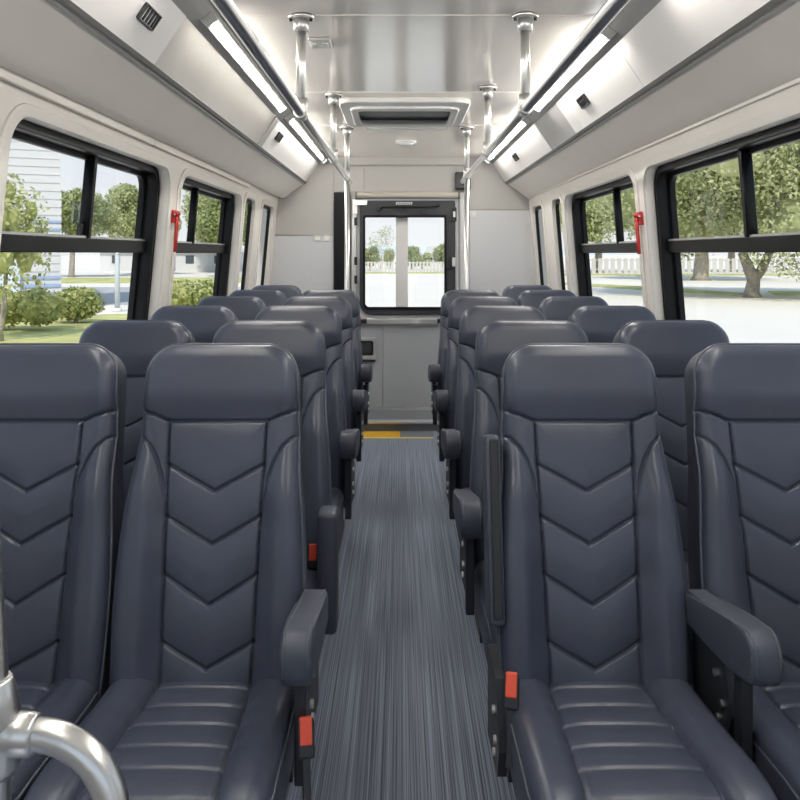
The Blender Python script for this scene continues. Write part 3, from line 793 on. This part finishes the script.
def crown_blobs(rx, rz, zc, k, seed, spread=.62, br=.42):
    g = np.random.default_rng(seed); B = [(0, 0, zc, rx*.62, rx*.62, rz*.62)]
    for i in range(k):
        a = 2*math.pi*i/k*1.618*2 + g.random()*.5; e = -.95+1.85*g.random()
        q = spread*rx*math.sqrt(max(.15, 1-.7*e*e))
        s = br*(.75+.5*g.random())
        B.append((q*math.cos(a), q*math.sin(a), zc+e*rz*.68, rx*s, rx*s, rz*s*1.0))
    return B
CROWNS = {}
def tree(x, y, h, rx, label, lm=None, trunk=.25, kind=0, clear=None, group='trees outside', fork=False, n=9000, size=.17, core=.72):
    """h total height; rx crown radius; clear: trunk height under the crown"""
    clear = clear if clear is not None else h*.25
    zc = GZ + (h+clear)/2; rz = (h-clear)/2
    t = thing('tree', (x, y, GZ), label, 'tree', group)
    B = [(b[0]+x, b[1]+y, *b[2:]) for b in crown_blobs(rx, rz, zc, 16, 100+kind)]
    V, F = leaves(B, n, size, 50+kind, core)
    mk('crown', V, F, lm or LEAF, t)
    V, F = sweep([(x, y, GZ), (x, y, GZ+.3), (x+.08, y, GZ+clear*.6), (x+(.15 if not fork else -.5), y, GZ+clear*1.5)], [trunk*1.35, trunk, trunk*.9, trunk*.6], 10)
    if fork:
        v2, f2 = sweep([(x+.05, y, GZ+.9), (x+.5, y+.1, GZ+clear*.9), (x+1.1, y+.2, GZ+clear*1.7)], [trunk*.75, trunk*.65, trunk*.5], 10)
        b = len(V); V += v2; F += [tuple(i+b for i in q) for q in f2]
    mk('trunk', V, F, BARK, t, smooth=True)
    return t
# parking-lot side
tree(17.6, 40, 12.5, 7.8, 'large leafy tree with forked trunk on the parking lot grass', LEAF_P, .36, 1, 1.5, fork=True, n=60000, size=.11, core=.55)
tree(24.8, 66, 13, 7.4, 'tree behind the forked tree, thick straight trunk', LEAF_P, .65, 2, 2.6, n=26000, size=.15, core=.6)
tree(43.0, 60, 14, 8.0, 'spreading tree at the edge of the front side window', LEAF_P, .5, 3, 2.6, n=16000, size=.16, core=.6)
tree(23.0, 93, 13, 7.0, 'pale tree over the white fence, window by the hammer', LEAF_P, .5, 4, 2.6, n=18000, size=.18, core=.6)
tree(40.5, 98, 14, 7.4, 'dense tree over the white fence past the forked tree', LEAF_P, .5, 5, 2.6, size=.28)
tree(13.6, 100, 11, 5.0, 'smaller tree over the white fence, narrow window', LEAF_P, .4, 6, 2.6, size=.25)
tree(60, 94, 15, 8.5, 'broad tree at the far end of white fence', LEAF_P, .5, 7, 2.6, size=.3)
# hedge side
tree(-9.75, 19.5, 4.7, 1.15, 'slender tree close to the white building front', LEAF_H, .07, 8, 1.1, n=3200, size=.07, core=.4).location.z += .055
for i, (x, y, h, rx, nm) in enumerate(((-30.8, 75, 9.0, 3.8, 'first street tree beyond the white building'), (-27.3, 84, 9.8, 4.2, 'second street tree beyond the white building'),
        (-16.8, 76, 8.2, 3.0, 'third street tree, behind the window pillar'), (-44, 84, 9.6, 4.6, 'street tree hidden partly by the white building'),
        (-20.6, 92, 12, 4.4, 'tall street tree in the second window'), (-14.0, 96, 9, 4.0, 'street tree in the narrow windows'))):
    tree(x, y, h, rx, nm, LEAF_P if i in (1, 4) else LEAF, .28, 10+i, 2.9, n=14000, size=.17, core=.6)
# beyond the rear door
tree(-2.7, 112, 6.6, 2.1, 'tall sparse tree seen through the rear door', LEAF, .12, 20, 1.4, n=1000, size=.10, core=.0)
tree(-3.9, 104, 3.2, 1.4, 'dark bushy tree behind the fence, rear door', LEAF, .2, 21, .5, n=2400, size=.12)
tree(1.5, 108, 3.7, 1.5, 'round tree beside the post in the rear door', LEAF, .2, 22, .5, n=2000, size=.12)
tree(3.2, 112, 2.5, 1.7, 'low bushy tree behind fence near far hills', LEAF_P, .2, 23, .4, n=2000, size=.12)
tree(5.2, 100, 3.6, 1.2, 'tree at edge of the rear door glass', LEAF, .12, 24, 1.0, n=2000, size=.12)
tree(-1.6, 117, 3.2, .9, 'narrow pale tree between trunk and post, rear door', LEAF_P, .2, 25, .5, n=1500, size=.12)

def hedge(x0, x1, y0, y1, h, label, seed):
    g = np.random.default_rng(seed); B = []
    nx = max(2, int((x1-x0)/.9)); 
    for i in range(nx):
        for j in range(max(1, int((y1-y0)/.9))):
            B.append((x0+(i+.5)*(x1-x0)/nx, y0+.5+j*.9, GZ+h*.57, .70, .70, h*.46*(.92+.16*g.random())))
    V, F = leaves(B, 900*len(B), .075, seed, core=.88)
    t = thing('hedge', ((x0+x1)/2, (y0+y1)/2, GZ), label, 'hedge', 'clipped hedges')
    mk('foliage', V, F, LEAF_H, t)
    tube('stem', [((x0+x1)/2, (y0+y1)/2, GZ), ((x0+x1)/2, (y0+y1)/2, GZ+h*.6)], .06, BARK, t, 8)
    t.location.z += .05
hedge(-13.4, -9.6, 21.8, 23.0, 1.12, 'long clipped hedge in front of the white building', 3)
hedge(-10.2, -9.75, 24.2, 25.0, 1.05, 'shorter hedge behind the end of the long hedge', 4)
hedge(-8.1, -6.4, 27.6, 28.8, 1.15, 'round hedge in the second window beside the lawn bed', 5)

# white building
bd = thing('building', (-12.75, 30, GZ), 'white sided building with blue striped band beside hedges', 'building')
def bx_(name, x0, x1, y0, y1, z0, z1, m): return box(name, x0, x1, y0, y1, z0, z1, m, bd)
tw = bx_('tower_wall', -15.5, -12.75, 30, 34, GZ, 14, SIDING)
bm = bmesh.new()
for k in range(46): bm_box(bm, -15.5, -12.70, 29.97, 30.0, GZ+.30*k+.02, GZ+.30*k+.28)
from_bm('siding_boards', bm, SIDING, bd)
bx_('wing_wall', -30, -15.4, 30.8, 40, 3.6, 12, SIDING)
bx_('wing_base', -30, -15.4, 33, 40, GZ, 3.6, mat('wing_grey_blue', (.45, .52, .6), .5))
bx_('window_band', -21, -15.6, 32.9, 33, .2, 3.0, DARKG)
bx_('white_sill', -21, -15.0, 32.6, 33, GZ, .35, SIDING)
bx_('blue_column', -14.95, -14.1, 29.7, 29.97, GZ, 1.6, mat('pale_blue_column', (.62, .70, .80), .5))
for k in range(4): bx_('blue_stripe', -15.0, -12.72, 29.92, 29.97, 1.75+.28*k, 1.83+.28*k, BLUEM)
for k in range(4): bx_('blue_stripe', -14.0, -12.72, 29.92, 29.97, .2+.3*k-.6, .3+.3*k-.6, BLUEM)

bd.rotation_euler = (0, 0, R(24))
# lamp post
lp = thing('lamp_post', (-10.6, 30, GZ), 'grey steel lamp post standing at the roadside', 'lamp post')
tube('pole', [(-10.6, 30, GZ), (-10.6, 30, 1.42)], [.10, .085], mat('post_steel', (.5, .55, .58), .5), lp, 12)
tube('base', [(-10.6, 30, GZ), (-10.6, 30, GZ+.15)], .17, KERB, lp, 12); tube('cap', [(-10.6, 30, 1.42), (-10.6, 30, 1.47)], .10, ALU, lp, 12)

PICK = mat('weathered_white_fence', (.55, .54, .52), .7)
# fences and far walls
def picket(x0, x1, y, h, label, gap=.5, m=None):
    f = thing('fence', ((x0+x1)/2, y, GZ), label, 'fence')
    bm = bmesh.new(); x = x0
    while x < x1: bm_box(bm, x, x+gap*.62, y-.03, y+.03, GZ, GZ+h); x += gap
    from_bm('pickets', bm, m or PICK, f)
    for z in (.25, .85): box('fence_rail', x0, x1, y+.03, y+.10, GZ+h*z, GZ+h*z+.10, m or PICK, f)
picket(-6.5, 7, 96.5, 1.25, 'white picket fence seen through the rear door', .42)
picket(19, 64, 88, 1.7, 'white board fence behind the parking lot trees', .7)
def house(x0, x1, y0, y1, h, label):
    b = thing('house', ((x0+x1)/2, y0, GZ), label, 'building')
    box('wall', x0, x1, y0, y1, GZ, GZ+h, SIDING, b); xm = (x0+x1)/2
    prism_y('roof', [(x0-.5, GZ+h), (x1+.5, GZ+h), (xm+(x1-x0)*.2, GZ+h+1.6), (xm-(x1-x0)*.2, GZ+h+1.6)], y0-.4, y1+.4, mat('pale_roof', (.6, .6, .6), .8), b)
    n = max(2, int((x1-x0)/3))
    for i in range(n):
        x = x0+(i+.5)*(x1-x0)/n
        box('house_window', x-.5, x+.5, y0-.06, y0, GZ+1.0, GZ+2.0, DARKG, b)
house(-27.5, -20.5, 98, 106, 2.4, 'low white house behind the street trees, second window')
house(-37.5, -29.5, 100, 108, 2.4, 'low white house behind the street trees, front window')
house(3.6, 6.2, 118, 122, 1.7, 'tiny white shed behind the fence, rear door')
# far hills
V = []; F = []
n = 60; g = np.random.default_rng(2)
for i in range(n+1):
    x = -380+760*i/n; z = 8+14*math.exp(-((x-110)/90)**2)+6*math.sin(i*.5)+3*g.random()
    V += [(x, 1400, GZ), (x, 1400, z), (x, 1480, GZ)]
for i in range(n):
    a = 3*i; F += [(a, a+3, a+4, a+1), (a+1, a+4, a+5, a+2)]
hl = mk('hills', V, F, HILL); hl['kind'] = 'structure'

# ------------------------------------------------------------------ light, world, camera
w = bpy.data.worlds.new('sky'); sc.world = w; w.use_nodes = True; nt = w.node_tree
bg = nt.nodes['Background']; tc = nt.nodes.new('ShaderNodeTexCoord'); sp = nt.nodes.new('ShaderNodeSeparateXYZ'); rp = nt.nodes.new('ShaderNodeValToRGB')
e = rp.color_ramp.elements; e[0].position = .0; e[0].color = (.90, .93, .97, 1); e[1].position = .75; e[1].color = (.42, .60, .88, 1)
m_ = e.new(.18); m_.color = (.76, .86, .97, 1)
nt.links.new(tc.outputs['Generated'], sp.inputs[0]); nt.links.new(sp.outputs['Z'], rp.inputs['Fac']); nt.links.new(rp.outputs['Color'], bg.inputs['Color'])
bg.inputs['Strength'].default_value = .80

sun = bpy.data.lights.new('sun', 'SUN'); sun.energy = 2.6; sun.angle = R(1.5); sun.color = (1, .95, .86)
so = bpy.data.objects.new('sun', sun); COL.objects.link(so); so.rotation_euler = (R(40), 0, R(-4))

cam = bpy.data.cameras.new('camera'); cam.sensor_width = 36; cam.lens = 36; cam.shift_y = -.1825; cam.clip_start = .05; cam.clip_end = 3000
co = bpy.data.objects.new('camera', cam); COL.objects.link(co); co.location = (0, 0, EYE); co.rotation_euler = (R(90), 0, 0)
sc.camera = co
vs = sc.view_settings; vs.view_transform = 'Standard'; vs.look = 'None'; vs.gamma = 1; vs.exposure = 0.42; vs.use_curve_mapping = False
sc.cycles.max_bounces = 10; sc.cycles.diffuse_bounces = 6; sc.cycles.transparent_max_bounces = 16; sc.cycles.sample_clamp_indirect = 8
sc.cycles.caustics_reflective = False; sc.cycles.caustics_refractive = False
sc.cycles.use_denoising = True
